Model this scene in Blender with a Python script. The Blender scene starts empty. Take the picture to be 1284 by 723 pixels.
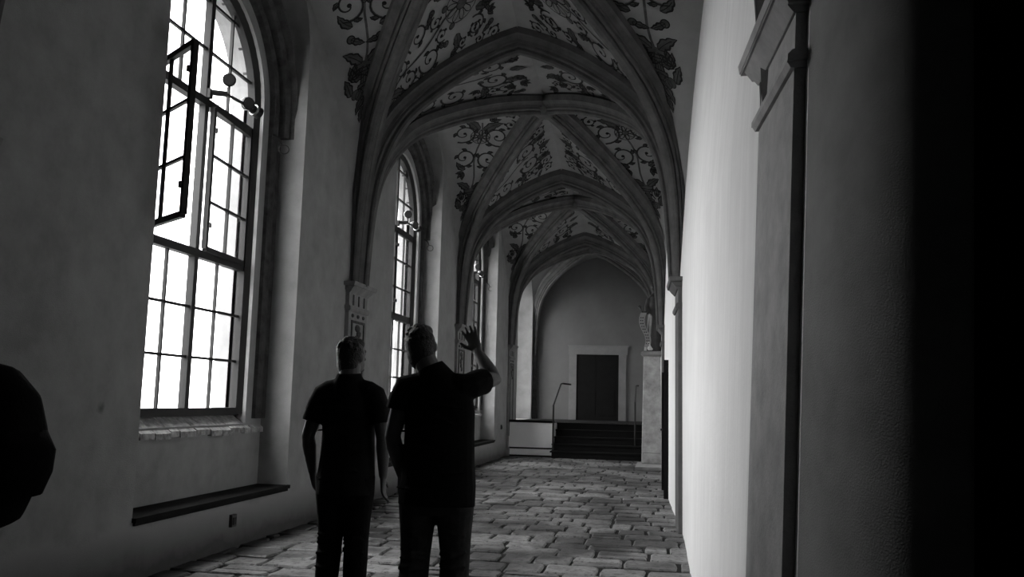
import bpy, bmesh, math, random
from mathutils import Vector, Matrix
from mathutils.geometry import tessellate_polygon
random.seed(7)
C = bpy.context.scene.collection
SC = bpy.context.scene
V = Vector
# ------------------------------------------------------------------ camera
cam_d = bpy.data.cameras.new('camera'); cam = bpy.data.objects.new('camera', cam_d); C.objects.link(cam)
yaw, pitch, roll = (math.radians(a) for a in (9.695, 7.254, 1.3485))
f_ = V((-math.sin(yaw)*math.cos(pitch), math.cos(yaw)*math.cos(pitch), math.sin(pitch)))
r_ = V((math.cos(yaw), math.sin(yaw), 0)); u_ = r_.cross(f_)
r2 = math.cos(roll)*r_ + math.sin(roll)*u_; u2 = -math.sin(roll)*r_ + math.cos(roll)*u_
M = Matrix((r2, u2, -f_)).transposed().to_4x4(); M.translation = V((0, 0, 1.4))
cam.matrix_world = M
cam_d.sensor_width = 36; cam_d.lens = 1100*36/1284; cam_d.clip_start = .05; cam_d.clip_end = 500
SC.camera = cam
# ------------------------------------------------------------------ sky, exposure
w = bpy.data.worlds.new('overcast_sky'); SC.world = w; w.use_nodes = True
nt = w.node_tree; nt.nodes.clear()
wo = nt.nodes.new('ShaderNodeOutputWorld'); bg = nt.nodes.new('ShaderNodeBackground')
tc = nt.nodes.new('ShaderNodeTexCoord'); sx = nt.nodes.new('ShaderNodeSeparateXYZ'); mr = nt.nodes.new('ShaderNodeMapRange')
mr.inputs['From Min'].default_value = 0; mr.inputs['From Max'].default_value = 1
mr.inputs['To Min'].default_value = .8; mr.inputs['To Max'].default_value = 1.5
nt.links.new(tc.outputs['Generated'], sx.inputs[0]); nt.links.new(sx.outputs['Z'], mr.inputs['Value'])
nt.links.new(mr.outputs[0], bg.inputs['Strength']); bg.inputs['Color'].default_value = (1, 1, 1, 1)
nt.links.new(bg.outputs[0], wo.inputs[0])
SC.view_settings.view_transform = 'Standard'; SC.view_settings.look = 'None'
SC.view_settings.gamma = 1; SC.view_settings.use_curve_mapping = False
SC.view_settings.exposure = 3.9
SC.cycles.use_denoising = True
SC.cycles.max_bounces = 8; SC.cycles.diffuse_bounces = 5; SC.cycles.transparent_max_bounces = 16
WIN_Y = [7.53, 13.72, 19.4, 25.15]           # window centres along the corridor
def portal(y, loc=None, size=(4.4, 2.1), rot=-90):        # sampling aid for the daylight of each window opening
    l = bpy.data.lights.new('window_daylight', 'AREA'); l.shape = 'RECTANGLE'; l.size, l.size_y = size
    l.cycles.is_portal = True
    o = bpy.data.objects.new('window_daylight', l); C.objects.link(o)
    o.location = loc or (-4.5, y, 3.3); o.rotation_euler = (0, math.radians(rot), 0)
for y in WIN_Y[:3]: portal(y)
portal(0, (-4.9, WIN_Y[3], 3.3))

# ------------------------------------------------------------------ materials
def mat(name, col, rough=.85, var=.15, scale=3, bump=.3, bscale=60, spec=.2, rand=0, extra=None, metal=0):
    m = bpy.data.materials.new(name); m.use_nodes = True; n = m.node_tree; b = n.nodes['Principled BSDF']
    N = lambda t: n.nodes.new(t); L = n.links.new
    g = N('ShaderNodeNewGeometry')
    no = N('ShaderNodeTexNoise'); no.inputs['Scale'].default_value = scale; no.inputs['Detail'].default_value = 6; no.inputs['Roughness'].default_value = .65
    L(g.outputs['Position'], no.inputs['Vector'])
    mp = N('ShaderNodeMapRange'); mp.inputs['From Min'].default_value = .3; mp.inputs['From Max'].default_value = .7
    mp.inputs['To Min'].default_value = 1-var; mp.inputs['To Max'].default_value = 1+var
    L(no.outputs['Fac'], mp.inputs['Value']); fac = mp.outputs[0]
    def mul(a, bb):
        q = N('ShaderNodeMath'); q.operation = 'MULTIPLY'; L(a, q.inputs[0])
        if isinstance(bb, (int, float)): q.inputs[1].default_value = bb
        else: L(bb, q.inputs[1])
        return q.outputs[0]
    if rand:
        oi = N('ShaderNodeObjectInfo'); r = N('ShaderNodeMapRange'); r.inputs['To Min'].default_value = 1-rand; r.inputs['To Max'].default_value = 1+rand
        L(oi.outputs['Random'], r.inputs['Value']); fac = mul(fac, r.outputs[0])
    if extra: fac = extra(n, g, no, fac, mul)
    mx = N('ShaderNodeVectorMath'); mx.operation = 'SCALE'; mx.inputs[0].default_value = (col, col, col) if isinstance(col, float) else col
    L(fac, mx.inputs['Scale']); L(mx.outputs[0], b.inputs['Base Color'])
    b.inputs['Roughness'].default_value = rough; b.inputs['Specular IOR Level'].default_value = spec; b.inputs['Metallic'].default_value = metal
    if bump:
        n2 = N('ShaderNodeTexNoise'); n2.inputs['Scale'].default_value = bscale; n2.inputs['Detail'].default_value = 5
        L(g.outputs['Position'], n2.inputs['Vector'])
        bp = N('ShaderNodeBump'); bp.inputs['Strength'].default_value = bump; bp.inputs['Distance'].default_value = .01
        L(n2.outputs['Fac'], bp.inputs['Height']); L(bp.outputs[0], b.inputs['Normal'])
    return m
def ramp_z(n, g, no, fac, mul, z0=.05, z1=.38, lo=.25):          # rising damp and dirt along the foot of the walls
    s = n.nodes.new('ShaderNodeSeparateXYZ'); n.links.new(g.outputs['Position'], s.inputs[0])
    a = n.nodes.new('ShaderNodeMath'); a.operation = 'MULTIPLY_ADD'; n.links.new(no.outputs['Fac'], a.inputs[0]); a.inputs[1].default_value = -.35
    n.links.new(s.outputs['Z'], a.inputs[2])
    m = n.nodes.new('ShaderNodeMapRange'); m.inputs['From Min'].default_value = z0-.17; m.inputs['From Max'].default_value = z1-.17
    m.inputs['To Min'].default_value = lo; m.inputs['To Max'].default_value = 1
    n.links.new(a.outputs[0], m.inputs['Value']); return mul(fac, m.outputs[0])
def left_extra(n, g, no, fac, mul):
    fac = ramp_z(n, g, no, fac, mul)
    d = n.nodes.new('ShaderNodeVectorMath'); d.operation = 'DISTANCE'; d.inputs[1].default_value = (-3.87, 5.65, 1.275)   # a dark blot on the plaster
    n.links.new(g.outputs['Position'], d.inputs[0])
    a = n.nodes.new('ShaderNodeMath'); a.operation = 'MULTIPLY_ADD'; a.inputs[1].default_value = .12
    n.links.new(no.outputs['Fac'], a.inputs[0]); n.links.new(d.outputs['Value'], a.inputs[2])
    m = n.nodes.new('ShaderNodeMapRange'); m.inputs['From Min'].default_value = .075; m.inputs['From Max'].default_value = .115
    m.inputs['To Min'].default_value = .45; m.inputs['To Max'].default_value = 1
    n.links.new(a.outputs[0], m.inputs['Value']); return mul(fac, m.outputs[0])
def right_extra(n, g, no, fac, mul):                               # long vertical wash streaks in the limewash
    mpg = n.nodes.new('ShaderNodeMapping'); mpg.inputs['Scale'].default_value = (1, 5, .35)
    n.links.new(g.outputs['Position'], mpg.inputs['Vector'])
    t = n.nodes.new('ShaderNodeTexNoise'); t.inputs['Scale'].default_value = 2.5; t.inputs['Detail'].default_value = 3
    n.links.new(mpg.outputs[0], t.inputs['Vector'])
    m = n.nodes.new('ShaderNodeMapRange'); m.inputs['From Min'].default_value = .3; m.inputs['From Max'].default_value = .7
    m.inputs['To Min'].default_value = .95; m.inputs['To Max'].default_value = 1.03
    n.links.new(t.outputs['Fac'], m.inputs['Value']); return mul(fac, m.outputs[0])
def floor_extra(n, g, no, fac, mul):                               # worn, dirty patches on the paving
    t = n.nodes.new('ShaderNodeTexNoise'); t.inputs['Scale'].default_value = .9; t.inputs['Detail'].default_value = 4
    n.links.new(g.outputs['Position'], t.inputs['Vector'])
    m = n.nodes.new('ShaderNodeMapRange'); m.inputs['From Min'].default_value = .42; m.inputs['From Max'].default_value = .56
    m.inputs['To Min'].default_value = .3; m.inputs['To Max'].default_value = 1
    n.links.new(t.outputs['Fac'], m.inputs['Value']); fac = mul(fac, m.outputs[0])
    t2 = n.nodes.new('ShaderNodeTexNoise'); t2.inputs['Scale'].default_value = 16; t2.inputs['Detail'].default_value = 6; t2.inputs['Roughness'].default_value = .7
    n.links.new(g.outputs['Position'], t2.inputs['Vector'])
    m2 = n.nodes.new('ShaderNodeMapRange'); m2.inputs['From Min'].default_value = .40; m2.inputs['From Max'].default_value = .47
    m2.inputs['To Min'].default_value = .35; m2.inputs['To Max'].default_value = 1
    n.links.new(t2.outputs['Fac'], m2.inputs['Value']); fac = mul(fac, m2.outputs[0])
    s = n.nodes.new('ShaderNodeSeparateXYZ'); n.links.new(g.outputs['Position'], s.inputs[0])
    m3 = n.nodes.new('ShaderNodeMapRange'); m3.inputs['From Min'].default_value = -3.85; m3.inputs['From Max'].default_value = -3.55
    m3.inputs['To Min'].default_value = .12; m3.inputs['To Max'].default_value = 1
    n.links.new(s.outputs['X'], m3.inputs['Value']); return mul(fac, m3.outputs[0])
MT = dict(
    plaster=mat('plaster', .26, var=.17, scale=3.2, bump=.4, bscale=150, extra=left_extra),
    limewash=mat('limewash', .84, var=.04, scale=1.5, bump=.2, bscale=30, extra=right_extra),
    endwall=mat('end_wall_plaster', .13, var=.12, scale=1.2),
    web=mat('vault_plaster', .28, var=.16, scale=2.0, bump=.25),
    rib=mat('rib_stone', .095, var=.3, scale=4.5, bump=.3, bscale=35),
    line=mat('paint_outline', .015, var=.4, scale=9, bump=0),
    fill=mat('paint_fill', .075, var=.45, scale=7, bump=0),
    pale=mat('paint_pale', .22, var=.2, scale=7, bump=0),
    stone=mat('window_stone', .055, var=.6, scale=7, bump=.6, bscale=24),
    sill=mat('sill_stone', .3, var=.6, scale=14, bump=.5),
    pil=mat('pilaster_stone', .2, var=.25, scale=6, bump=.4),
    iron=mat('black_iron', .012, rough=.6, var=.2, bump=.1, spec=.3),
    slab=mat('dark_slab', .012, rough=.9, var=.3, scale=6, spec=.08),
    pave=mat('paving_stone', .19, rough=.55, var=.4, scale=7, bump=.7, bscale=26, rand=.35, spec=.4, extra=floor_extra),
    earth=mat('joint_earth', .012, var=.4, scale=20),
    wood=mat('dark_wood', .004, rough=.7, var=.4, scale=6, spec=.15),
    dark=mat('dark_plaster', .06, var=.2),
    shirt=mat('black_cotton', .008, rough=.95, var=.2, scale=20, bump=.3, bscale=18, spec=.05),
    shirt2=mat('charcoal_cotton', .012, rough=.95, var=.2, scale=20, bump=.3, bscale=18, spec=.05),
    denim=mat('dark_denim', .035, rough=.95, var=.3, scale=14, bump=.8, bscale=14, spec=.05),
    trouser=mat('black_trousers', .008, rough=.95, var=.2, scale=14, bump=.5, bscale=14, spec=.05),
    skin=mat('skin', .085, rough=.6, var=.1, scale=20, bump=.1, bscale=120, spec=.3),
    hair=mat('black_hair', .008, rough=.6, var=.4, scale=60, bump=.9, bscale=90, spec=.3),
    bag=mat('black_nylon', .005, rough=.9, var=.3, scale=20, spec=.05),
    bronze=mat('dark_bronze', .02, rough=.45, var=.5, scale=12, bump=.4, bscale=30, spec=.5),
    gilt=mat('pale_gilding', .5, rough=.4, var=.2, spec=.5),
    chrome=mat('lamp_metal', .25, rough=.3, var=.1, bump=0, spec=.6, metal=.8),
    plastic=mat('grey_plastic', .05, rough=.5, var=.1, bump=0),
    cobble=mat('courtyard_gravel', .15, var=.2, scale=3),
    web_bare=mat('bare_vault_render', .11, var=.16, scale=2.0, bump=.25),  # darker copy of the vault plaster for the unpainted end-bay webs
    frame_stone=mat('door_frame_stone', .17, var=.12, scale=3),
    pil_near=mat('grey_pilaster_stone', .4, var=.2, scale=6, bump=.4),  # same pilaster stone lightened: light on the near pilaster put into the colour
    pil_dark=mat('dark_pilaster_stone', .12, var=.2, scale=6, bump=.4),  # same pilaster stone darkened: shade on the right-hand pilasters put into the colour
    vellum=mat('scroll_vellum', .25, var=.15, scale=20),
    pillar=mat('pillar_stone', .3, var=.35, scale=5, bump=.4, bscale=30),
    white=mat('white_plastic', .6, rough=.5, var=.05, bump=0),
)
def glass_mat():
    m = bpy.data.materials.new('window_glass'); m.use_nodes = True; n = m.node_tree; n.nodes.clear()
    o = n.nodes.new('ShaderNodeOutputMaterial'); mi = n.nodes.new('ShaderNodeMixShader'); t = n.nodes.new('ShaderNodeBsdfTransparent')
    g = n.nodes.new('ShaderNodeBsdfGlossy'); g.inputs['Roughness'].default_value = .03; lw = n.nodes.new('ShaderNodeLayerWeight'); lw.inputs['Blend'].default_value = .5
    pw = n.nodes.new('ShaderNodeMath'); pw.operation = 'POWER'; pw.inputs[1].default_value = 5; n.links.new(lw.outputs['Facing'], pw.inputs[0])
    fr = n.nodes.new('ShaderNodeMath'); fr.operation = 'MULTIPLY_ADD'; fr.inputs[1].default_value = .6; fr.inputs[2].default_value = .03; n.links.new(pw.outputs[0], fr.inputs[0])
    t.inputs['Color'].default_value = (.93, .93, .93, 1)
    n.links.new(fr.outputs[0], mi.inputs[0]); n.links.new(t.outputs[0], mi.inputs[1]); n.links.new(g.outputs[0], mi.inputs[2]); n.links.new(mi.outputs[0], o.inputs[0])
    return m
MT['glass'] = glass_mat()

# ------------------------------------------------------------------ helpers
class MB:
    def __init__(s): s.v = []; s.f = []; s.m = []; s.mi = 0
    def face(s, idx): s.f.append(tuple(idx)); s.m.append(s.mi)
    def poly(s, pts):
        b = len(s.v); s.v += [V(p) for p in pts]; s.face(range(b, b+len(pts)))
    def box(s, a, b, rot=None, c=None):
        (x0, y0, z0), (x1, y1, z1) = a, b; k = len(s.v)
        P = [V(p) for p in ((x0,y0,z0),(x1,y0,z0),(x1,y1,z0),(x0,y1,z0),(x0,y0,z1),(x1,y0,z1),(x1,y1,z1),(x0,y1,z1))]
        if rot: P = [rot @ (p-c) + c for p in P]
        s.v += P
        for q in ((3,2,1,0),(4,5,6,7),(0,1,5,4),(1,2,6,5),(2,3,7,6),(3,0,4,7)): s.face([k+i for i in q])
        return s
    def rings(s, R, closed=True, caps=True):
        k = len(s.v); n = len(R[0])
        for r in R: s.v += [V(p) for p in r]
        for i in range(len(R)-1):
            for j in range(n if closed else n-1):
                a, b = k+i*n+j, k+i*n+(j+1) % n
                s.face((a, b, b+n, a+n))
        if caps and closed:
            s.face([k+j for j in reversed(range(n))]); s.face([k+(len(R)-1)*n+j for j in range(n)])
        return s
    def tube(s, pts, rad, n=10, side=None, flat=1.0):
        """tapering tube; rad = list of r or (r_side, r_other)"""
        pts = [V(p) for p in pts]; R = []; sd = V(side) if side else None
        pa = None
        for i, p in enumerate(pts):
            t = (pts[min(i+1, len(pts)-1)]-pts[max(i-1, 0)])
            t = t.normalized() if t.length > 1e-9 else V((0, 0, 1))
            ref = sd if sd else (pa if pa is not None else (V((0, 0, 1)) if abs(t.z) < .9 else V((1, 0, 0))))
            a = (ref - t*ref.dot(t)).normalized(); b = t.cross(a); pa = a
            r = rad[i] if isinstance(rad, (list, tuple)) else rad
            ra, rb = r if isinstance(r, (list, tuple)) else (r, r*flat)
            R.append([p + a*ra*math.cos(2*math.pi*j/n) + b*rb*math.sin(2*math.pi*j/n) for j in range(n)])
        return s.rings(R)
    def ell(s, c, r, n=14, m=9, rot=None):
        c = V(c); R = []
        for i in range(1, m):
            ph = math.pi*i/m - math.pi/2
            ring = [V((r[0]*math.cos(ph)*math.cos(2*math.pi*j/n), r[1]*math.cos(ph)*math.sin(2*math.pi*j/n), r[2]*math.sin(ph))) for j in range(n)]
            R.append([c + (rot @ p if rot else p) for p in ring])
        k = len(s.v); s.rings(R, caps=False)
        lo = V((0, 0, -r[2])); hi = V((0, 0, r[2])); b = len(s.v)
        s.v += [c + (rot @ lo if rot else lo), c + (rot @ hi if rot else hi)]
        for j in range(n):
            s.face((b, k+(j+1) % n, k+j)); s.face((b+1, k+(m-2)*n+j, k+(m-2)*n+(j+1) % n))
        return s
    def lathe(s, c, prof, n=16):
        c = V(c); return s.rings([[c + V((r*math.cos(2*math.pi*j/n), r*math.sin(2*math.pi*j/n), z)) for j in range(n)] for r, z in prof])
    def build(s, name, m, parent=None, org=(0, 0, 0), smooth=False, bevel=0):
        o_ = V(org); me = bpy.data.meshes.new(name)
        me.from_pydata([tuple(p-o_) for p in s.v], [], s.f)
        for x in (m if isinstance(m, (list, tuple)) else [m]): me.materials.append(MT[x])
        if isinstance(m, (list, tuple)): me.polygons.foreach_set('material_index', s.m)
        if smooth: me.polygons.foreach_set('use_smooth', [True]*len(me.polygons))
        bm = bmesh.new(); bm.from_mesh(me); bmesh.ops.recalc_face_normals(bm, faces=bm.faces)
        if bevel: bmesh.ops.bevel(bm, geom=bm.edges[:], offset=bevel, segments=1, affect='EDGES')
        bm.to_mesh(me); bm.free(); me.update()
        return link(name, me, parent, o_ if parent is None else None)
def link(name, me, parent=None, loc=None):
    o = bpy.data.objects.new(name, me); C.objects.link(o)
    if parent is not None: o.parent = parent
    if loc is not None: o.location = loc
    return o
def tag(o, label, cat, group=None):
    o['label'] = label; o['category'] = cat
    if group: o['group'] = group
    return o
def thing(name, label, cat, loc, group=None):
    o = link(name, None, None, V(loc)); return tag(o, label, cat, group)
def struct(name, loc=(0, 0, 0)):
    o = link(name, None, None, V(loc)); o['kind'] = 'structure'; return o
def remesh(mb, name, m, parent, org, voxel=.007, smooth=4, fac=.5):
    o = mb.build(name, m, None, (0, 0, 0), True)
    r = o.modifiers.new('r', 'REMESH'); r.mode = 'VOXEL'; r.voxel_size = voxel; r.use_smooth_shade = True
    k = o.modifiers.new('s', 'SMOOTH'); k.iterations = smooth; k.factor = fac
    dg = bpy.context.evaluated_depsgraph_get(); me = bpy.data.meshes.new_from_object(o.evaluated_get(dg))
    bpy.data.objects.remove(o); me.transform(Matrix.Translation(-V(org))); me.name = name
    me.polygons.foreach_set('use_smooth', [True]*len(me.polygons))
    if not me.materials: me.materials.append(MT[m])
    return link(name, me, parent)
def copy_tree(o, parent=None):
    c = o.copy(); C.objects.link(c); c.parent = parent
    for ch in list(o.children): copy_tree(ch, c)
    return c
def interp(tab, x):
    if x <= tab[0][0]: return tab[0][1]
    for (a, fa), (b, fb) in zip(tab, tab[1:]):
        if x <= b:
            t = (x-a)/(b-a); return fa + (fb-fa)*t
    return tab[-1][1]
def smooth_tab(tab, n=60):                      # Catmull-Rom resample so walls and arches have no kinks
    out = []; T = [tab[0]] + list(tab) + [tab[-1]]
    for i in range(1, len(T)-2):
        for k in range(n//len(tab)+2):
            t = k/(n//len(tab)+2); p0, p1, p2, p3 = (V(q) for q in T[i-1:i+3])
            q = .5*((2*p1)+(p2-p0)*t+(2*p0-5*p1+4*p2-p3)*t*t+(3*p1-p0-3*p2+p3)*t**3); out.append((q.x, q.y))
    out.append(tuple(tab[-1])); return out

# ------------------------------------------------------------------ plan of the corridor
XL = -3.87
XW0 = smooth_tab([(-3, .95), (0, .75), (1.75, .60), (3.45, .49), (4.25, .44), (5.5, .36), (7.5, .27), (10, .24), (13.5, .12), (17, .06), (22, .0), (28, -.02)])
def xr(y, z):                                    # the right wall bows and leans outwards
    x = interp(XW0, y)
    x += interp([(4.3, .039), (9.8, 0)], y)*(z-.9)
    return x + interp([(4, .03), (6, .06), (11, .06), (12.5, .03), (30, .02)], y)*max(0, z-2.9)
TY = [4.0, 10.7, 16.6, 22.45]                    # transverse arches
KT = [1.0, 1.0, .905, .875]
YE = 26.9
# web curve: tau -> (u, z)
WEB = smooth_tab([(0, 3.2), (.004, 3.6), (.015, 4.0), (.045, 4.4), (.11, 4.78), (.23, 5.16), (.42, 5.5), (.64, 5.79), (.85, 5.99), (1, 6.09)], 48)
ZW = [(0, 3.2), (.03, 3.6), (.08, 3.98), (.156, 4.45), (.305, 5.03), (.44, 5.48), (.59, 5.84), (.8, 6.15), (1, 6.33)]
NW = len(WEB)-1
def wv(tau):
    x = tau*NW; i = min(int(x), NW-1); t = x-i
    return WEB[i][0]*(1-t)+WEB[i+1][0]*t, WEB[i][1]*(1-t)+WEB[i+1][1]*t
class Cell:
    """one of the four webs of a bay: kind T0/T1 (against a transverse arch) or WL/WR (against a wall)"""
    def __init__(s, kind, y0, y1, k0, k1, kb, end=False, wk=1):
        s.kind, s.y0, s.y1, s.k0, s.k1, s.kb, s.wk = kind, y0, y1, k0, k1, kb, wk
        s.yc = (y0+y1)/2
    def xl(s, y, z): return XL
    def P(s, sg, tau, t):
        u, z0 = wv(tau); zz = lambda k: 3.0+(z0-3.0)*k if z0 > 3 else z0
        xm = (XL+xr(s.yc, 4))/2; boss = V((xm, s.yc, 0))
        if s.kind[0] == 'T':
            y = s.y0 if s.kind == 'T0' else s.y1; k = s.k0 if s.kind == 'T0' else s.k1
            xe = XL if sg < 0 else xr(y, 3.5); xmm = (XL+xr(y, 3.5))/2
            a = V((xe+(xmm-xe)*u, y, zz(k)))
            d = V((xe, y, 0)).lerp(boss, u); d.z = zz(k+(s.kb-k)*u)
        else:
            y = s.y0 if sg < 0 else s.y1; k = s.k0 if sg < 0 else s.k1
            yw = y+(s.yc-y)*u; zw = 3.0+(interp(ZW, u)-3.0)*s.wk
            a = V((XL if s.kind == 'WL' else xr(yw, zw), yw, zw))
            xe = XL if s.kind == 'WL' else xr(y, 3.5)
            d = V((xe, y, 0)).lerp(boss, u); d.z = zz(k+(s.kb-k)*u)
        p = a.lerp(d, t); p.z += .10*u*4*t*(1-t)          # webs are slightly domed
        return p
BAYS = [None, (4.0, 10.7, 1, 1, 1.06, 1), (10.7, 16.6, 1, .905, 1.045, 1), (16.6, 22.45, .905, .875, .97, .96), (22.45, YE, .875, .92, .92, .93)]

# ------------------------------------------------------------------ floor
floor = struct('floor')
b = MB(); b.box((-4.0, -2.6, -.3), (1.2, 27.0, -.022)); b.box((1.2, -2.6, -.3), (3.1, 3.3, -.022)); b.build('joint_bed', 'earth', floor)
def stone_mesh(i):
    rnd = random.Random(i); b = MB(); n = 12; ring = []
    for (ax, ay), (bx, by) in (((-.5, -.5), (.5, -.5)), ((.5, -.5), (.5, .5)), ((.5, .5), (-.5, .5)), ((-.5, .5), (-.5, -.5))):
        for t in (.06, .5, .94):
            j = .03 if t == .5 else .02
            ring.append(((ax+(bx-ax)*t)+rnd.uniform(-j, j), (ay+(by-ay)*t)+rnd.uniform(-j, j)))
    R = [[(x, y, -.05) for x, y in ring], [(x, y, -.014) for x, y in ring], [(x*.93, y*.93, rnd.uniform(-.004, .002)) for x, y in ring]]
    b.rings(R); me_o = b.build('stone', 'pave'); me = me_o.data; bpy.data.objects.remove(me_o)
    return me
SM = [stone_mesh(i) for i in range(16)]
stones = []
y = -2.4; ri = random.Random(3)
while y < 22.3:
    d = ri.uniform(.33, .42); x = XL-ri.uniform(0, .3); xe = interp(XW0, y)+.06 if y > 2.9 else 2.95; row = []
    while x < xe:
        l = ri.choice((ri.uniform(.24, .34), ri.uniform(.3, .5), ri.uniform(.4, .56)))
        if x+l > XL:
            yy = y+d/2+ri.uniform(-.02, .02)-(x+2)*.006
            if ri.random() < .16: f_s = ri.uniform(.4, .6); stones += [(x+l/2, yy-d/2+d*f_s/2, l, d*f_s), (x+l/2, yy+d/2-d*(1-f_s)/2, l, d*(1-f_s))]
            else: stones.append((x+l/2, yy, l, d*ri.uniform(.94, 1.03)))
        x += l
    y += d
rest = MB()
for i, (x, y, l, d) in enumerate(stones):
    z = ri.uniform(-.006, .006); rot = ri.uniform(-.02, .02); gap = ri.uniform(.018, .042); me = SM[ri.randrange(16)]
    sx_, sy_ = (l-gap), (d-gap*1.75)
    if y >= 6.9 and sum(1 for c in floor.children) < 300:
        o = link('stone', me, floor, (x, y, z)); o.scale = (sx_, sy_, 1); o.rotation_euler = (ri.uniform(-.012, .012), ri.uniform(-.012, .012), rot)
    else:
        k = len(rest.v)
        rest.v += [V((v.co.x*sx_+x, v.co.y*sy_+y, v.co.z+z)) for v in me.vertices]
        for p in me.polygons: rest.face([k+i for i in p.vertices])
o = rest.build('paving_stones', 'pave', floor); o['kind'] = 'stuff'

# ------------------------------------------------------------------ left wall with deep window recesses
wall_left = struct('wall_left')
RW = 1.375; XP = -4.2; XF = -4.33; RS = 5.1; RR = 1.12
def recess_outline(c, n=24, zb=.45):
    pts = [(c-RW, zb), (c-RW, RS)]
    for i in range(1, n):
        a = math.pi*(1-i/n); ca, sa = math.cos(a), math.sin(a); e = 2/2.3
        pts.append((c+RW*math.copysign(abs(ca)**e, ca), RS+RR*abs(sa)**e))
    pts += [(c+RW, RS), (c+RW, zb)]
    return pts
ZS, WR = 4.43, .99                               # window arch: springing height and radius of the opening
def win_outline(c, r=WR, zb=1.1, n=24):
    return [(c-r, zb)] + [(c-r*math.cos(math.pi*i/n), ZS+r*math.sin(math.pi*i/n)) for i in range(n+1)] + [(c+r, zb)]
def flat(b, outer, holes, x):
    polys = [outer]+holes; allp = [p for q in polys for p in q]
    tri = tessellate_polygon([[V((p[0], p[1], 0)) for p in q] for q in polys]); k = len(b.v)
    b.v += [V((x, p[0], p[1])) for p in allp]
    for t in tri: b.face([k+i for i in t])
b = MB(); ys = [-2.6, 4.0, 10.7, 16.6, 22.45, YE+.05]
b.poly([(XL, -2.6, -.3), (XL, 4.0, -.3), (XL, 4.0, 7.2), (XL, -2.6, 7.2)])
for i, c0 in enumerate(WIN_Y):
    c = (7.505, 13.63, 19.22, 25.15)[i]
    zb = .45 if i < 3 else .86; xp = XP if i < 3 else -4.62; xf = XF if i < 3 else -4.75; ro = recess_outline(c, 24, zb); flat(b, [(ys[i+1], -.3), (ys[i+2], -.3), (ys[i+2], 7.2), (ys[i+1], 7.2)], [ro], XL)
    b.rings([[(XL, p[0], p[1]) for p in ro], [(xp, p[0], p[1]) for p in ro]], closed=False)
    b.poly([(XL, c-RW, zb), (XL, c+RW, zb), (xp, c+RW, zb), (xp, c-RW, zb)])
    wi = win_outline(c0); flat(b, ro, [wi], xp)
    b.rings([[(xp, p[0], p[1]) for p in wi+[wi[0]]], [(xf-.25, p[0], p[1]) for p in wi+[wi[0]]]], closed=False)
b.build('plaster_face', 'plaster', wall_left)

# ------------------------------------------------------------------ right wall, end wall, rear
wall_right = struct('wall_right')
b = MB(); Ys = [3.4+i*(23.9-3.4)/80 for i in range(81)]+[25.4, YE+.05]; Zs = [-.3, .45, .9, 1.4, 1.8, 2.4, 2.9, 3.3, 3.7, 4.0, 4.4, 4.9, 5.3, 5.7, 6.1, 6.6, 7.2]
k = len(b.v); nz = len(Zs); b.v += [V((xr(y, z), y, z)) for y in Ys for z in Zs]
for i in range(len(Ys)-1):
    for j in range(nz-1):
        b.face((k+i*nz+j, k+i*nz+j+1, k+(i+1)*nz+j+1, k+(i+1)*nz+j))
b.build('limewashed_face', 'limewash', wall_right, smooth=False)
corner = smooth_tab([(0, 3.4), (.03, 3.16), (.075, 2.98), (.14, 2.84), (.23, 2.74), (.36, 2.68)], 30)    # the wall turns the corner in a soft round
b = MB(); b.rings([[(xr(3.4, z)+dx, y, z) for z in Zs] for dx, y in corner]+[[(xr(3.4, z)+.40, 3.1, z) for z in Zs]], closed=False)
b.build('rounded_corner', 'plaster', wall_right, smooth=True)
b = MB(); b.poly([(2.1, 2.7, -.3), (3.0, 2.7, -.3), (3.0, 2.7, 7.2), (2.1, 2.7, 7.2)]); b.poly([(3.0, -2.7, -.3), (3.0, 2.7, -.3), (3.0, 2.7, 7.2), (3.0, -2.7, 7.2)])
b.poly([(2.1, 2.7, -.3), (2.1, 3.1, -.3), (2.1, 3.1, 7.2), (2.1, 2.7, 7.2)])
b.build('dark_return', 'dark', wall_right)
wall_back = MB().box((-4.6, YE, -.3), (1.2, YE+.2, 7.2)).build('wall_back', 'endwall'); wall_back['kind'] = 'structure'
wall_front = MB().box((-4.6, -2.8, -.3), (3.1, -2.6, 7.2)).build('wall_front', 'dark'); wall_front['kind'] = 'structure'

# ------------------------------------------------------------------ vault
ceiling = struct('ceiling')
MB().box((-4.8, -2.9, 7.2), (3.2, YE+.4, 7.4)).build('roof_deck', 'dark', ceiling)  # unseen slab added over the webs so no sky light leaks in
TAUS = [i/44 for i in range(45)]
def build_web(cell):
    b = MB(); nt_ = 12
    for sg in (-1, 1):
        b.rings([[cell.P(sg, tau, j/nt_) for j in range(nt_+1)] for tau in TAUS], closed=False)
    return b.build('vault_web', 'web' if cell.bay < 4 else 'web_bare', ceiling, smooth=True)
cells = []
for bi, (y0, y1, k0, k1, kb, wk) in list(enumerate(BAYS))[1:]:
    for kind in ('T0', 'T1', 'WL', 'WR'):
        c = Cell(kind, y0, y1, k0, k1, kb, wk=wk); c.bay = bi; c.obj = build_web(c); cells.append(c)
def cellof(bi, kind): return next(c for c in cells if c.bay == bi and c.kind == kind)
HALF_ = [(.20, -.05), (.20, .05), (.165, .06), (.125, .10), (.115, .135), (.088, .13), (.092, .165), (.072, .185), (.05, .175), (.058, .215), (.042, .245)]
PROF = [(-a, c) for a, c in HALF_]+[(0, .255)]+HALF_[::-1]
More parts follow.
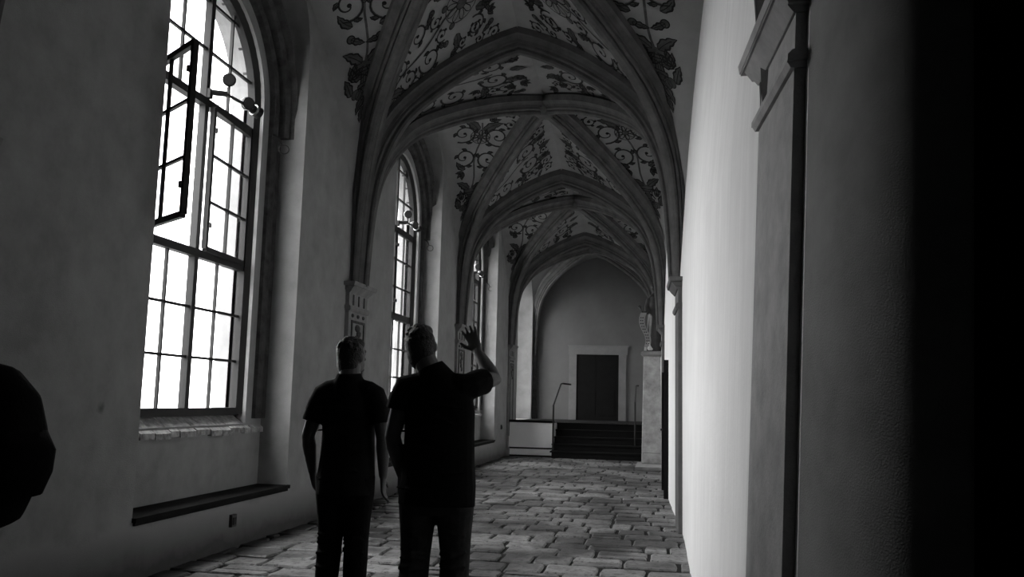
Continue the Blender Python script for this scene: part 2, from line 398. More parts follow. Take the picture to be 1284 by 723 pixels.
def rib(pts, side, name='rib', sc=1.0, shrink=True):
    R = []; n = len(pts)
    for i, p in enumerate(pts):
        t = (pts[min(i+1, n-1)]-pts[max(i-1, 0)]).normalized(); nn = t.cross(side).normalized()
        ref = V((pts[-1].x, pts[-1].y, 2.0))-p
        if nn.dot(ref) < 0: nn = -nn
        R.append((p, nn))
    RR_ = []
    for p, nn in R:
        k = sc*(interp([(2.8, .62), (4.6, 1)], p.z) if shrink else 1)
        RR_.append([p + side*a*k + nn*bb*k for a, bb in PROF])
    b = MB(); b.rings(RR_); return b.build(name, 'rib', ceiling, smooth=False)
def half(cell, sg, t, zb=2.8):
    P = [cell.P(sg, tau, t) for tau in TAUS]; a = P[0]
    return [V((a.x, a.y, zb)), V((a.x, a.y, (zb+a.z)/2))]+P
for i, ty in enumerate(TY):
    if i == 0: continue
    c = cellof(i, 'T1')
    L_ = half(c, -1, 0); R_ = half(c, 1, 0)
    Rr = []
    # both halves meet in a point at the crown
    for P, sgn in ((L_, 1), (R_, -1)):
        b_ = rib([p.copy() for p in P], V((0, 1, 0)), 'transverse_rib')
for bi in range(1, 5):
    for kind in ('T0', 'T1'):
        c = cellof(bi, kind); dy = .13 if kind == 'T0' else -.13
        for sg in (-1, 1):
            P = half(c, sg, 1); n = len(P)
            for i, p in enumerate(P): p.y += dy*(1-i/(n-1))
            h = P[-1]-P[0]; h.z = 0; h.normalize(); side = V((-h.y, h.x, 0))
            rib(P, side, 'diagonal_rib', .92)
    c = cellof(bi, 'T0'); p = c.P(1, 1, 1)
    MB().lathe(p, [(.0, -.27), (.1, -.275), (.14, -.25), (.17, -.21), (.22, -.18), (.24, -.1), (.2, 0), (.0, .02)], 20).build('boss', 'rib', ceiling, smooth=True)
for sg, x in ((-1, XL), (1, xr(YE, 3))):           # corner shafts of the end bay
    MB().tube([(x-sg*.02, YE-.04, z) for z in (.86, 2, 3.4)], [.11, .11, .11], 8).build('corner_shaft', 'stone', ceiling)

# ------------------------------------------------------------------ painted ornament on the vault (flat colour on the plaster)
class Paint:
    def __init__(s, cell, sg, t0=.5):
        s.c, s.sg = cell, sg; s.tab = [(0, 0)]; L = 0; prev = None; s.t0 = t0
        for i in range(121):
            p = cell.P(sg, i/120, t0)
            if prev is not None: L += (p-prev).length; s.tab.append((L, i/120))
            prev = p
        s.L = L; s.b = MB()
    def w(s, tau): return max(.02, (s.c.P(s.sg, tau, 1)-s.c.P(s.sg, tau, 0)).length)
    def at(s, q, a, lift):
        tau = interp(s.tab, max(0, min(s.L, q))); t = max(.03, min(.97, s.t0 + a/s.w(tau)))
        p = s.c.P(s.sg, tau, t)
        e = .004; t2 = min(1, t+e); ta = min(1, tau+e)
        d1 = s.c.P(s.sg, ta, t)-s.c.P(s.sg, ta-2*e if ta-2*e > 0 else 0, t); d2 = s.c.P(s.sg, tau, t2)-s.c.P(s.sg, tau, t2-2*e)
        n = d1.cross(d2)
        if n.length < 1e-12: return p
        n.normalize(); xm = (XL+.2)/2
        if n.dot(V((xm, s.c.yc, 2.5))-p) < 0: n = -n
        return p+n*lift
    def strip(s, pts, w, m=0, lift=.009):
        n = len(pts); L = []; R = []
        for i, (q, a) in enumerate(pts):
            (q0, a0), (q1, a1) = pts[max(i-1, 0)], pts[min(i+1, n-1)]
            dx, dy = q1-q0, a1-a0; l = math.hypot(dx, dy) or 1
            ww = w(i/(n-1)) if callable(w) else w
            L.append(s.at(q-dy/l*ww/2, a+dx/l*ww/2, lift)); R.append(s.at(q+dy/l*ww/2, a-dx/l*ww/2, lift))
        s.b.mi = m; k = len(s.b.v); s.b.v += L+R
        for i in range(n-1): s.b.face((k+i, k+i+1, k+n+i+1, k+n+i))
    def disc(s, q, a, r, m=1, lift=.006, n=16, ry=None):
        s.b.mi = m; k = len(s.b.v); s.b.v.append(s.at(q, a, lift))
        for j in range(n): s.b.v.append(s.at(q+r*math.cos(2*math.pi*j/n), a+(ry or r)*math.sin(2*math.pi*j/n), lift))
        for j in range(n): s.b.face((k, k+1+j, k+1+(j+1) % n))
    def ring(s, q, a, r, w=.014, m=0, lift=.011): s.strip([(q+r*math.cos(2*math.pi*j/20), a+r*math.sin(2*math.pi*j/20)) for j in range(21)], w, m, lift)
    def leaf(s, q, a, ang, l, wd, bend=.4, m=1):
        up, dn, mid = [], [], []
        for i in range(13):
            t = i/12; th = ang+bend*t; cx = q+l*t*math.cos(ang+bend*t*.5); cy = a+l*t*math.sin(ang+bend*t*.5)
            h = wd*math.sin(math.pi*t**.7)*(.36+.2*abs(math.sin(3.5*math.pi*t)))
            up.append((cx-h*math.sin(th), cy+h*math.cos(th))); dn.append((cx+h*math.sin(th), cy-h*math.cos(th))); mid.append((cx, cy))
        s.b.mi = m; k = len(s.b.v)
        s.b.v += [s.at(*p, .006) for p in up]+[s.at(*p, .006) for p in dn]
        for i in range(12): s.b.face((k+i, k+i+1, k+13+i+1, k+13+i))
        s.strip(up, lambda t: .006+.012*math.sin(math.pi*t), 0, .010); s.strip(dn, lambda t: .006+.018*math.sin(math.pi*t), 0, .010); s.strip(mid[:10], .009, 0, .010)
    def spiral(s, q, a, r, turns=1.3, ang=0, d=1, w=.03, leaves=True):
        pts = []; n = 26
        for i in range(n):
            t = i/(n-1); rr = r*(1-t)**.8+.015; th = ang+d*turns*2*math.pi*t
            pts.append((q+rr*math.cos(th), a+rr*math.sin(th)))
        s.strip(pts, lambda t: w*(1-.55*t), 1, .008); s.strip(pts, lambda t: w*.38*(1-.4*t), 0, .011)
        s.disc(*pts[-1], .03, 0, .010, 8)
        if leaves:
            for i in (2, 6, 10, 14):
                p, p2 = pts[i], pts[i+1]; th = math.atan2(p2[1]-p[1], p2[0]-p[0])
                s.leaf(p[0], p[1], th-d*1.0, r*.55, r*.26, d*.9)
    def flower(s, q, a, r, n=10):
        s.disc(q, a, r*.95, 2, .005, 20)
        for k in range(n):
            th = 2*math.pi*k/n; c, sn = math.cos(th), math.sin(th)
            pts = []
            for i in range(9):
                ph = math.pi*i/8; rr = r*(.42+.58*math.sin(ph)**.6 if 0 < i < 8 else .35); dth = (i/8-.5)*2*math.pi/n*.92
                pts.append((q+rr*math.cos(th+dth), a+rr*math.sin(th+dth)))
            s.strip(pts, .014, 0, .010)
        s.disc(q, a, r*.34, 1, .009); s.ring(q, a, r*.34, .014); s.ring(q, a, r*1.08, .02, 1, .008)
    def baluster(s, q, a, h, wd):                     # painted candelabrum piece: cup, neck, foot
        out = [(0, .15), (.08, .5), (.16, .5), (.2, .3), (.55, .2), (.62, .34), (.68, .34), (.74, .55), (1, .75)]
        Lp = [(q+h*t, a+wd*x) for t, x in out]; Rp = [(q+h*t, a-wd*x) for t, x in out]
        s.b.mi = 1; k = len(s.b.v); n = len(out)
        s.b.v += [s.at(*p, .006) for p in Lp]+[s.at(*p, .006) for p in Rp]
        for i in range(n-1): s.b.face((k+i, k+i+1, k+n+i+1, k+n+i))
        s.strip(Lp, .014); s.strip(Rp, .018)
        for t in (.08, .2, .62, .74): s.strip([(q+h*t, a-wd*.5), (q+h*t, a+wd*.5)], .014)
        for x in (-.08, .08): s.strip([(q+h*.22, a+wd*x), (q+h*.55, a+wd*x)], .008)
    def pendant(s, q, a, sc):
        s.strip([(q-.42*sc, a), (q, a)], .012*sc)
        for d in (-1, 1):
            s.leaf(q-.15*sc, a, math.pi+d*.75, .2*sc, .11*sc, -d*.6, 1); s.leaf(q-.02*sc, a, math.pi+d*1.1, .22*sc, .12*sc, -d*.7, 1)
        s.leaf(q-.34*sc, a, math.pi, .16*sc, .1*sc, 0, 1)
        for x, z in ((0, 0), (-.08, .05), (.08, .05), (0, .1), (-.14, .09), (.14, .09)): s.disc(q+z*sc, a+x*sc, .06*sc, 1, .007, 10); s.ring(q+z*sc, a+x*sc, .06*sc, .008*sc)
def q_of_u(p, u):
    for L, tau in p.tab:
        if wv(tau)[0] >= u: return L
    return p.L
def fill(p, q0, q1, keep, rn, a0=.2, st=.25):
    q = q0
    while q < q1:
        W_ = p.w(interp(p.tab, q))*.43; a = a0
        while a < W_-.08:
            if all(math.hypot(q-kq, a-abs(ka)) > kr for kq, ka, kr in keep):
                r = rn.uniform(.075, .12); ch = rn.random(); an = rn.uniform(0, 6.28)
                for d in (-1, 1):
                    if ch < .5: p.spiral(q, d*a, r, 1.2, d*an, d, .03, True)
                    elif ch < .85:
                        for e in (-.7, 0, .7): p.leaf(q, d*a, d*(an+e), r*1.9, r*.8, d*.6)
                    else: p.disc(q, d*a, r*.5, 1); p.ring(q, d*a, r*.5); p.leaf(q, d*a, d*an, r*2, r*.8, .5*d)
            a += st*rn.uniform(.85, 1.15)
        q += st*rn.uniform(.9, 1.1)
def paint_T(cell, style):
    objs = MB()
    for sg in (-1, 1):
        p = Paint(cell, sg, .46 if style else .5)
        qa, qb, qc, qd = (q_of_u(p, u) for u in (.09, .22, .42, .72))
        p.pendant(qa, 0, .6); p.baluster(qa+.05, 0, qb-qa, .17)
        p.leaf(qb, -.02, .6, .4, .14, .5); p.leaf(qb, .02, -.6, .4, .14, -.5)
        p.spiral(qb+.36, .14, .17, 1.3, 3.4, -1, .035); p.spiral(qb+.40, -.16, .17, 1.3, 2.6, 1, .035)
        p.strip([(qb+(qd-qb)*i/10, .05*math.sin(i*.9)) for i in range(11)], .03, 1, .008)
        p.strip([(qb+(qd-qb)*i/10, .05*math.sin(i*.9)+.015) for i in range(11)], .012)
        p.spiral(qc+.12, .30, .21, 1.4, 3.6, -1, .04); p.spiral(qc+.12, -.30, .21, 1.4, 2.6, 1, .04)
        if style: p.flower(qd+.02, .0, .27)
        else:
            p.spiral(qd, .26, .25, 1.5, 3.4, -1, .05); p.spiral(qd, -.26, .25, 1.5, 2.8, 1, .05)
        qe = min(p.L-.12, qd+.42)
        for d in (-1, 1):
            p.leaf(qd+.2, d*.30, d*.9, .36, .15, -d*1.1); p.leaf(qd-.22, d*.42, d*1.6, .32, .14, d*.8)
            p.spiral(qd+.1, d*.62, .17, 1.2, math.pi/2*-d, d, .035)
            p.leaf(qe-.1, d*.3, d*.4, .30, .13, d*.9); p.disc(qd-.24, d*.2, .05, 1); p.ring(qd-.24, d*.2, .05)
            p.leaf(qd-.05, d*.95, d*1.4, .28, .12, -d*.8)
        p.leaf(qd+.3, 0, 0, .3, .16, .2)
        fill(p, qb+.2, p.L-.25, [(qd, 0, .42), (qc+.12, .3, .3), (qd, .26, .3), (qb+.38, .15, .24)], random.Random(cell.bay*7+len(cell.kind)), .16)
        objs_merge(objs, p.b)
    return objs.build('painted_ornament', ['line', 'fill', 'pale'], cell.obj)
def objs_merge(A, B):
    k = len(A.v); A.v += B.v; A.f += [tuple(i+k for i in f) for f in B.f]; A.m += B.m
def paint_W(cell):
    objs = MB()
    for sg in (-1, 1):
        p = Paint(cell, sg, .55)
        qa, qb, qc = (q_of_u(p, u) for u in (.24, .42, .66))
        p.pendant(qa, 0, .95); p.baluster(qa+.1, 0, .38, .19)
        for d in (-1, 1):
            p.leaf(qa+.45, d*.04, d*.7, .30, .12, d*.5); p.leaf(qa+.1, d*.2, d*.15, .24, .10, d*.3); p.leaf(qa+.25, d*.13, d*.5, .22, .09, -d*.4)
            p.spiral(qb+.38, d*.22, .2, 1.3, math.pi-d*.3, d, .04); p.leaf(qb+.1, d*.16, d*1.2, .26, .1, -d*.8)
            p.spiral(qc+.1, d*.30, .22, 1.4, math.pi-d*.4, d, .04); p.leaf(qc+.2, d*.05, d*.5, .4, .16, d*.8)
        p.strip([(qa+.4+(qc-qa)*i/10, .03*math.sin(i)) for i in range(11)], .03, 1, .008)
        p.flower(qc+.05, 0, .16, 8)
        fill(p, qa+.3, p.L-.3, [(qb+.38, .22, .27), (qc+.1, .3, .3), (qc, 0, .25), (qa+.5, .1, .2)], random.Random(cell.bay*5), .18)
        objs_merge(objs, p.b)
    return objs.build('painted_ornament', ['line', 'fill', 'pale'], cell.obj)
for bi in (1, 2, 3):
    paint_T(cellof(bi, 'T0'), False); paint_T(cellof(bi, 'T1'), bi == 1); paint_W(cellof(bi, 'WL')); paint_W(cellof(bi, 'WR'))

# ------------------------------------------------------------------ pilasters
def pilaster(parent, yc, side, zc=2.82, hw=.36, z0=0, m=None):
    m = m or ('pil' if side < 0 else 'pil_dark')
    """shaft, astragal and cornice standing .06 proud of the wall"""
    def X(y, z, p): return (XL+p) if side < 0 else xr(y, z)-p
    def slab(b, ya, yb, za, zb, p, q=None):
        q = p if q is None else q; k = len(b.v)
        P = []
        for z, pp in ((za, p), (zb, q)):
            P += [(X(ya, z, -.05), ya, z), (X(ya, z, pp), ya, z), (X(yb, z, pp), yb, z), (X(yb, z, -.05), yb, z)]
        b.v += [V(a) for a in P]
        for f in ((3, 2, 1, 0), (4, 5, 6, 7), (0, 1, 5, 4), (1, 2, 6, 5), (2, 3, 7, 6), (3, 0, 4, 7)): b.face([k+i for i in f])
    e = .05 if side < 0 else .045
    b = MB(); zs = [z0+(zc-.1-z0)*i/8 for i in range(9)]
    for a, c in zip(zs, zs[1:]): slab(b, yc-hw, yc+hw, a, c, e)
    sh = b.build('pilaster', m, parent)
    b = MB(); slab(b, yc-hw-.03, yc+hw+.03, z0, z0+.22, e+.03)
    if side < 0: b.build('plinth', 'pil', sh)
    b = MB()
    for za, zb, p, q in ((zc-.36, zc-.335, e+.015, e+.03), (zc-.335, zc-.31, e+.03, e+.03), (zc-.31, zc-.29, e+.03, e+.012), (zc-.13, zc-.10, e+.01, e+.035), (zc-.10, zc-.05, e+.035, e+.075), (zc-.05, zc-.04, e+.085, e+.085), (zc-.04, zc, e+.09, e+.10)):
        slab(b, yc-hw-(p-e), yc+hw+(p-e), za, zb, p, q)
    b.build('capital', m, sh)
    b = MB()
    if side < 0:                                     # sunk panel with a carved drop on the front, flutes in the neck
        for k in (-.2, 0, .2): b.box((XL+e, yc+k-.015, zc-.28), (XL+e+.012, yc+k+.015, zc-.15))
        for ya, yb in ((-.24, -.21), (.21, .24)): b.box((XL+e, yc+ya, z0+.5), (XL+e+.015, yc+yb, zc-.5))
        b.box((XL+e, yc-.24, zc-.5), (XL+e+.015, yc+.24, zc-.47))
        for k in range(3): b.ell((XL+e, yc-.2+.2*k, zc-.41), (.02, .045, .025), 8, 5)
        for k in range(5): b.ell((XL+e, yc+.05*math.sin(k*2), zc-.56-.07*k), (.025, .1-.014*k, .05), 8, 5)
        b.build('carving', 'stone', sh)
    return sh
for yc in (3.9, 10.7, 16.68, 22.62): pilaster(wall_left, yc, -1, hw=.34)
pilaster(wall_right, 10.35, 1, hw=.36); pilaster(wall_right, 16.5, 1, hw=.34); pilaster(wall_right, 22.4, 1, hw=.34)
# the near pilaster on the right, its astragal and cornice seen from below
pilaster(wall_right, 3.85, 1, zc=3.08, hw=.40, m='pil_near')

# ------------------------------------------------------------------ windows
def bar(b, y0, z0, y1, z1, w, d, x=None):
    """flat iron bar in the window plane"""
    x = XF if x is None else x; p, q = V((x, y0, z0)), V((x, y1, z1)); t = (q-p).normalized(); n = V((1, 0, 0)); s_ = t.cross(n)
    R = [[e + s_*w/2*a + n*d/2*c for a, c in ((-1, -1), (1, -1), (1, 1), (-1, 1))] for e in (p, q)]
    return b.rings(R)
ZB = [1.25, 1.73, 2.195, 2.706, 3.20, 3.68, 4.17, 4.695, 5.18]; GR = .95
unit = MB().box((-.003, -.5, -.5), (.003, .5, .5)); uo = unit.build('pane', 'glass'); PANE = uo.data; bpy.data.objects.remove(uo)
def window(idx, c, open_left, open_right):
    W = struct('window_%d' % idx, (0, 0, 0)); GRo = WR
    fr = MB(); path = [(c-GR-.02, 1.2)]+[(c-(GR+.02)*math.cos(math.pi*i/28), ZS+(GR+.02)*math.sin(math.pi*i/28)) for i in range(29)]+[(c+GR+.02, 1.2)]
    R = []
    for i, (y, z) in enumerate(path):
        n = V((0, y-c, max(0, z-ZS)))
        n = V((0, math.copysign(1, y-c), 0)) if z <= ZS else n.normalized()
        R.append([V((XF, y, z))+n*a+V((1, 0, 0))*d for a, d in ((-.04, -.03), (.15, -.03), (.15, .115), (.05, .115), (-.04, .05))])
    fr.rings(R); fr.box((XF-.03, c-GR-.05, 1.185), (XF+.05, c+GR+.05, ZB[0]+.01))
    fr.build('frame', 'iron', W)
    bar(MB(), c, 1.2, c, ZS+GR, .07, .07).build('mullion', 'iron', W)
    for z in (ZB[3], ZB[6]): bar(MB(), c-GR, z, c+GR, z, .075, .08).build('transom', 'iron', W)
    def gl(y0, z0, y1, z1, par=W, w=.024): return bar(MB(), y0, z0, y1, z1, w, .03).build('glazing_bar', 'iron', par)
    def pane(y0, y1, z0, z1, par=W):
        o = link('pane', PANE, par, (XF-.005, (y0+y1)/2, (z0+z1)/2)); o.scale = (1, y1-y0, z1-z0); return o
    cols = [c-GR, c-.45, c, c+.45, c+GR]
    for z in ZB[1:3]: gl(c-GR, z, c+GR, z)
    for y in (cols[1], cols[3]): gl(y, ZB[0], y, ZB[3])
    for i in range(4):
        for j in range(3): pane(cols[i], cols[i+1], ZB[j], ZB[j+1])
    arc = lambda y: ZS+math.sqrt(max(0, GR*GR-(y-c)**2))
    for z in ZB[7:]:
        h = math.sqrt(GR*GR-(z-ZS)**2); gl(c-h, z, c+h, z)
    for y in (cols[1], cols[3]): gl(y, ZB[6], y, arc(y))
    zt = ZB[6:]+[5.5]
    for i in range(4):
        for j in range(3):
            a0, a1 = cols[i], cols[i+1]; top = []; n = 10
            for k in range(n+1):
                y = a0+(a1-a0)*k/n; top.append((y, min(zt[j+1], arc(y))))
            top = [(y, z) for y, z in top if z > zt[j]+.01]
            if len(top) < 3: continue
            b = MB(); poly = [(top[0][0], zt[j]), (top[-1][0], zt[j])]+top[::-1]
            b.rings([[(XF-.008, y, z) for y, z in poly], [(XF-.002, y, z) for y, z in poly]]); b.build('pane', 'glass', W)
    # two casements between the transoms
    for sgn, ang, lab in ((-1, open_left, 'left'), (1, open_right, 'right')):
        hinge = V((XF+.02, c+sgn*(GR-.02), 0)); cs = link('casement', None, W, hinge); cs.rotation_euler.z = -sgn*math.radians(ang)*-1 if False else sgn*math.radians(ang)
        yi, yo = c+sgn*.04, c+sgn*(GR-.02); z0, z1 = ZB[3]+.045, ZB[6]-.045
        def lb(bb, nm='casement_frame'):
            o = bb.build(nm, 'iron', cs, (XF, hinge.y, 0)); return o
        b = MB()
        for y in (yi, yo): bar(b, y, z0, y, z1, .05, .045)
        for z in (z0, z1): bar(b, yi, z, yo, z, .05, .045)
        fo = lb(b)
        for z in (z0+(z1-z0)/3, z0+(z1-z0)*2/3): lb(bar(MB(), yi, z, yo, z, .024, .03), 'glazing_bar')
        ym = (yi+yo)/2; lb(bar(MB(), ym, z0, ym, z1, .022, .03), 'glazing_bar')
        for z in (z0+.2, z1-.25): lb(MB().box((XF+.02, yi-.012, z), (XF+.05, yi+.012, z+.05)), 'catch')
        for a0, a1 in ((min(yi, ym), max(yi, ym)), (min(ym, yo), max(ym, yo))):
            for k in range(3):
                za, zb = z0+(z1-z0)*k/3, z0+(z1-z0)*(k+1)/3
                o = link('pane', PANE, cs, (-.005, (a0+a1)/2-hinge.y, (za+zb)/2)); o.scale = (1, a1-a0, zb-za)
    # stone surround: jambs, archivolt and sill slabs
    def sweep(prof, za, name):
        R = []; pth = [(c-1, za)] + [(c-math.cos(math.pi*i/36), ZS+math.sin(math.pi*i/36)) for i in range(37)] + [(c+1, za)]
        for y, z in pth:
            n = V((0, math.copysign(1, y-c), 0)) if z < ZS else V((0, y-c, z-ZS))
            base = V((0, c, z if z < ZS else ZS))
            R.append([base + n*r + V((x, 0, 0)) for r, x in prof])
        return MB().rings(R).build(name, 'stone', W)
    sweep([(.99, XF-.1), (.99, XF+.03), (1.04, XF+.06), (1.10, XF+.06), (1.14, XP+.035), (1.22, XP+.05), (1.3, XP+.03), (1.36, XP+.05), (1.365, XP-.02), (1.0, XP-.05)], 1.15, 'stone_jamb')
    sweep([(1.12, XP-.02), (1.14, XP+.06), (1.18, XP+.08), (1.2, XP+.08), (1.22, XP+.05), (1.25, XP+.05), (1.27, XP+.12), (1.31, XP+.15), (1.34, XP+.15), (1.355, XP+.22), (1.372, XP+.22), (1.372, XP-.02)], 4.2, 'archivolt')
    rn = random.Random(idx); y = c-1.34; k = 0
    while y < c+1.3:
        l = rn.uniform(.14, .3); l = min(l, c+1.36-y); d = rn.uniform(0, .02)
        b = MB(); P = []
        for yy in (y+.006, y+l-.006): P.append([(XF-.02, yy, 1.19), (XP+.03+d, yy, 1.065-d), (XP+.03+d, yy, 1.015-d), (XF-.02, yy, 1.02)])
        b.rings(P); b.build('sill_stone', 'sill', W); y += l; k += 1
    return W
window(1, WIN_Y[0], 127, 4)
for i in (1, 2): window(i+1, WIN_Y[i], 0, 0)
xf_, xp_ = XF, XP; XF, XP = -4.75, -4.62; window(4, WIN_Y[3], 0, 0); XF, XP = xf_, xp_        # the end bay has the deeper recess

# window seats: dark slabs on the ledges of the recesses
where = ['nearest, below the open window', 'second, beside the standing men', 'third, at far end of the wall', 'last, behind the end platform']
for i in range(3):
    c = (7.505, 13.63, 19.22)[i]
    b = MB(); b.box((XP, c-RW-.005, .43), (XL+.035, c+RW+.02, .465)); b.box((XP, c-RW+.01, .405), (XL+.02, c+RW, .43))
    o = b.build('window_seat', 'slab', None, (XL, c, .43)); tag(o, 'dark slab window seat in the recess, '+where[i], 'window seat', 'window seats')

# spotlights clamped in the windows and the pull rings beside them
def lamp(c, lab):
    t = thing('spotlight_cluster', lab, 'spotlight', (XF+.05, c, 4.20), 'window spotlights'); og = t.location
    MB().box((XF+.03, c-.03, 4.21), (XF+.07, c+.03, 4.30)).build('clamp', 'iron', t, og)
    b = MB(); b.tube([(XF+.05, c, 4.27), (XF+.16, c+.12, 4.29)], [.03, .03], 8); b.tube([(XF+.15, c+.1, 4.29), (XF+.17, c+.72, 4.33)], [.016, .016], 8); b.build('arm', 'plastic', t, og)
    hx = XF+.17
    for k, (dy, dz, di) in enumerate(((.13, .14, V((.5, -.85, -.2))), (.52, .04, V((.75, -.6, -.2))), (.72, .03, V((.3, .9, -.2))))):
        p = V((hx, c+dy, 4.31+dz-.02)); di.normalize()
        b = MB(); b.tube([p-di*.09, p-di*.06, p-di*.02, p+di*.05, p+di*.055], [.03, .045, .05, .065, .06], 14)
        if dz > .1: b.tube([(hx, c+dy+.03, 4.29), p], [.012, .012], 6)
        h = b.build('spot_head', 'iron', t, og)
        MB().tube([p+di*.05, p+di*.06], [.052, .05], 14).build('lens', 'plastic', h, og)
        MB().tube([p-di*.03, p-di*.01], [.06, .06], 14).build('collar', 'chrome', h, og)
    pts = [V((XF+.06, c+.0, 4.2))+V((.02, .1+.25*i/10, -.04+.16*math.sin(i/10*math.pi*.6))) for i in range(11)]
    MB().tube(pts, [.004]*11, 5).build('cable', 'plastic', t, og)
    t = thing('pull_ring', lab.replace('three black spotlights on an arm', 'small ring on rod').replace('clamped to', 'beside'), 'ring', (XP, c+1.28, 4.2), 'pull rings'); og = t.location
    pts = [(XP+.0, c+1.2, 4.16), (XP+.03, c+1.22, 4.2), (XP+.06, c+1.22, 4.2), (XP+.12, c+1.23, 4.15), (XP+.14, c+1.24, 4.10)]
    pts = [(x, y-.06, z) for x, y, z in pts]
    MB().tube(pts, [.008]*5, 6).build('rod', 'iron', t, og)
    cc = V((XP+.16, c+1.19, 4.045)); MB().tube([cc+V((.05*math.cos(a*math.pi/10), .02*math.cos(a*math.pi/10), .05*math.sin(a*math.pi/10))) for a in range(21)], [.006]*21, 6).build('ring', 'plastic', t, og)
lamp(WIN_Y[0], 'three black spotlights on an arm clamped to the nearest window, with the open casement')
lamp(WIN_Y[1], 'three black spotlights on an arm clamped to the second window along the wall')
lamp(WIN_Y[2], 'three black spotlights on an arm clamped to the third window along the wall')
def socket(y, z, lab):
    t = thing('wall_socket', lab, 'socket', (XL, y, z-.055)); og = t.location
    MB().box((XL, y-.045, z-.055), (XL+.03, y+.045, z+.055)).build('box', 'plastic', t, og)
    MB().box((XL+.03, y-.028, z-.035), (XL+.036, y+.028, z+.03)).build('cover', 'iron', t, og)
socket(7.70, .25, 'small dark socket box low on wall under the nearest window seat')
socket(21.5, .74, 'small dark socket box on wall beside the end platform')

# ------------------------------------------------------------------ end platform, stairs, door
plat = struct('floor_platform', (0, 22.4, 0)); og = V((0, 22.4, 0)); SX0, SX1 = -2.68, -.43; ZP = .85; xe = xr(24, .5)+.02
MB().box((XL, 22.4, 0), (SX0, YE, ZP)).build('platform_block', 'plaster', plat, og)
MB().box((SX0, 23.6, 0), (SX1, YE, ZP)).build('platform_block', 'plaster', plat, og)
MB().box((SX1, 22.75, 0), (xe, YE, ZP)).build('platform_block', 'plaster', plat, og)
MB().box((XL, 22.76, ZP), (SX0, YE, ZP+.008)).build('platform_floor', 'slab', plat, og)
MB().box((SX0, 23.6, ZP), (xe, YE, ZP+.008)).build('platform_floor', 'slab', plat, og)
MB().box((XL, 22.39, 0), (SX0, 22.4, ZP)).build('parapet_face', 'limewash', plat, og)  # front sheet paler than its block: window light put into the colour
MB().box((XL, 22.36, ZP), (SX0, 22.76, ZP+.06)).build('ledge', 'slab', plat, og)
MB().box((XL, 22.375, .19), (SX0, 22.4, .225)).build('plinth_line', 'slab', plat, og)
MB().box((XL, 22.38, 0), (SX0, 22.4, .035)).build('plinth_line', 'slab', plat, og)
st = thing('staircase', 'dark wooden steps rising to the doorway in the end wall', 'stairs', (-1.55, 22.0, 0)); og = st.location
for i in range(5):
    a, z = 22.02+.3*i, .17*(i+1)
    b = MB().box((SX0+.01, a, z-.17), (SX1-.01, a+.32, z-.035)); b.box((SX0-.03+.005*i, a-.03, z-.035), (SX1+.02, a+.32, z)); b.build('step', 'wood', st, og)
for x, lab, sgn in ((SX0+.02, 'thin black handrail at left of the dark steps', 1), (SX1-.2, 'thin black handrail at right of the dark steps', -1)):
    t = thing('handrail', lab, 'handrail', (x, 22.2, .17)); og = t.location
    if sgn > 0: pts = [(x, 22.2, .17), (x, 22.2, 1.30), (x+.02, 23.6, 1.86), (x+.06, 23.75, 1.88), (x+.28, 23.8, 1.86)]
    else: pts = [(x, 22.6, .34), (x, 22.6, 1.42), (x, 23.7, 1.86), (x+.05, 23.75, 1.86)]
    MB().tube(pts, [.022]*len(pts), 8).build('rail', 'iron', t, og)
door = struct('door_1', (-1.9, YE, ZP)); og = door.location
D0, D1, DT = -2.53, -1.25, 2.84
MB().box((D0, YE-.02, ZP), (D1, YE-.006, DT)).build('door_leaf', 'wood', door, og)
for a in (D0+.12, D0+.7):
    for z in (ZP+.15, ZP+1.05): MB().box((a, YE-.03, z), (a+.46, YE-.02, z+.75)).build('door_panel', 'wood', door, og)
MB().box((D0-.23, YE-.05, ZP), (D0, YE-.01, DT)).build('jamb', 'frame_stone', door, og)
MB().box((D1, YE-.05, ZP), (D1+.22, YE-.01, DT)).build('jamb', 'frame_stone', door, og)
MB().box((D0-.25, YE-.055, DT), (D1+.27, YE-.01, DT+.24)).build('lintel', 'frame_stone', door, og)
MB().box((D0-.27, YE-.07, DT+.24), (D1+.3, YE-.01, DT+.28)).build('cornice', 'frame_stone', door, og)
# doorway in the right wall of the second bay
def rdoor(idx, y0, y1, zt, proud, leafx):
    d = struct('door_%d' % idx, (xr(y0, 0), y0, 0)); og = d.location; X = lambda y: xr(y, 1)
    for ya, yb, za, zb in ((y0, y0+.12, 0, zt), (y1-.12, y1, 0, zt), (y0, y1, zt, zt+.14)):
        MB().box((X(ya)-proud, ya, za), (X(ya)+.05, yb, zb)).build('door_frame', 'slab', d, og)
    lf = MB().box((X(y0)-leafx, y0+.12, 0), (X(y0)+.05, y1-.12, zt)).build('door_leaf', 'wood', d, og)
    MB().box((X(y0)-proud-.05, y0+.02, 1.0), (X(y0)-proud, y0+.06, 1.03)).build('handle', 'iron', d, og)
rdoor(2, 13.5, 15.0, 1.92, .07, .03)
d3 = struct('door_3', (1.5, 3.05, 0)); og = d3.location  # door invented for the unlit opening, so it comes out black
MB().box((.8, 3.05, 0), (2.15, 3.12, 2.7)).build('door_leaf', 'wood', d3, og)
for x in (1.0, 1.6):
    for z in (.2, 1.2): MB().box((x, 3.035, z), (x+.42, 3.05, z+.85)).build('door_panel', 'wood', d3, og)
MB().box((.8, 2.95, 2.7), (2.15, 3.12, 7.2)).build('door_head', 'dark', d3, og)

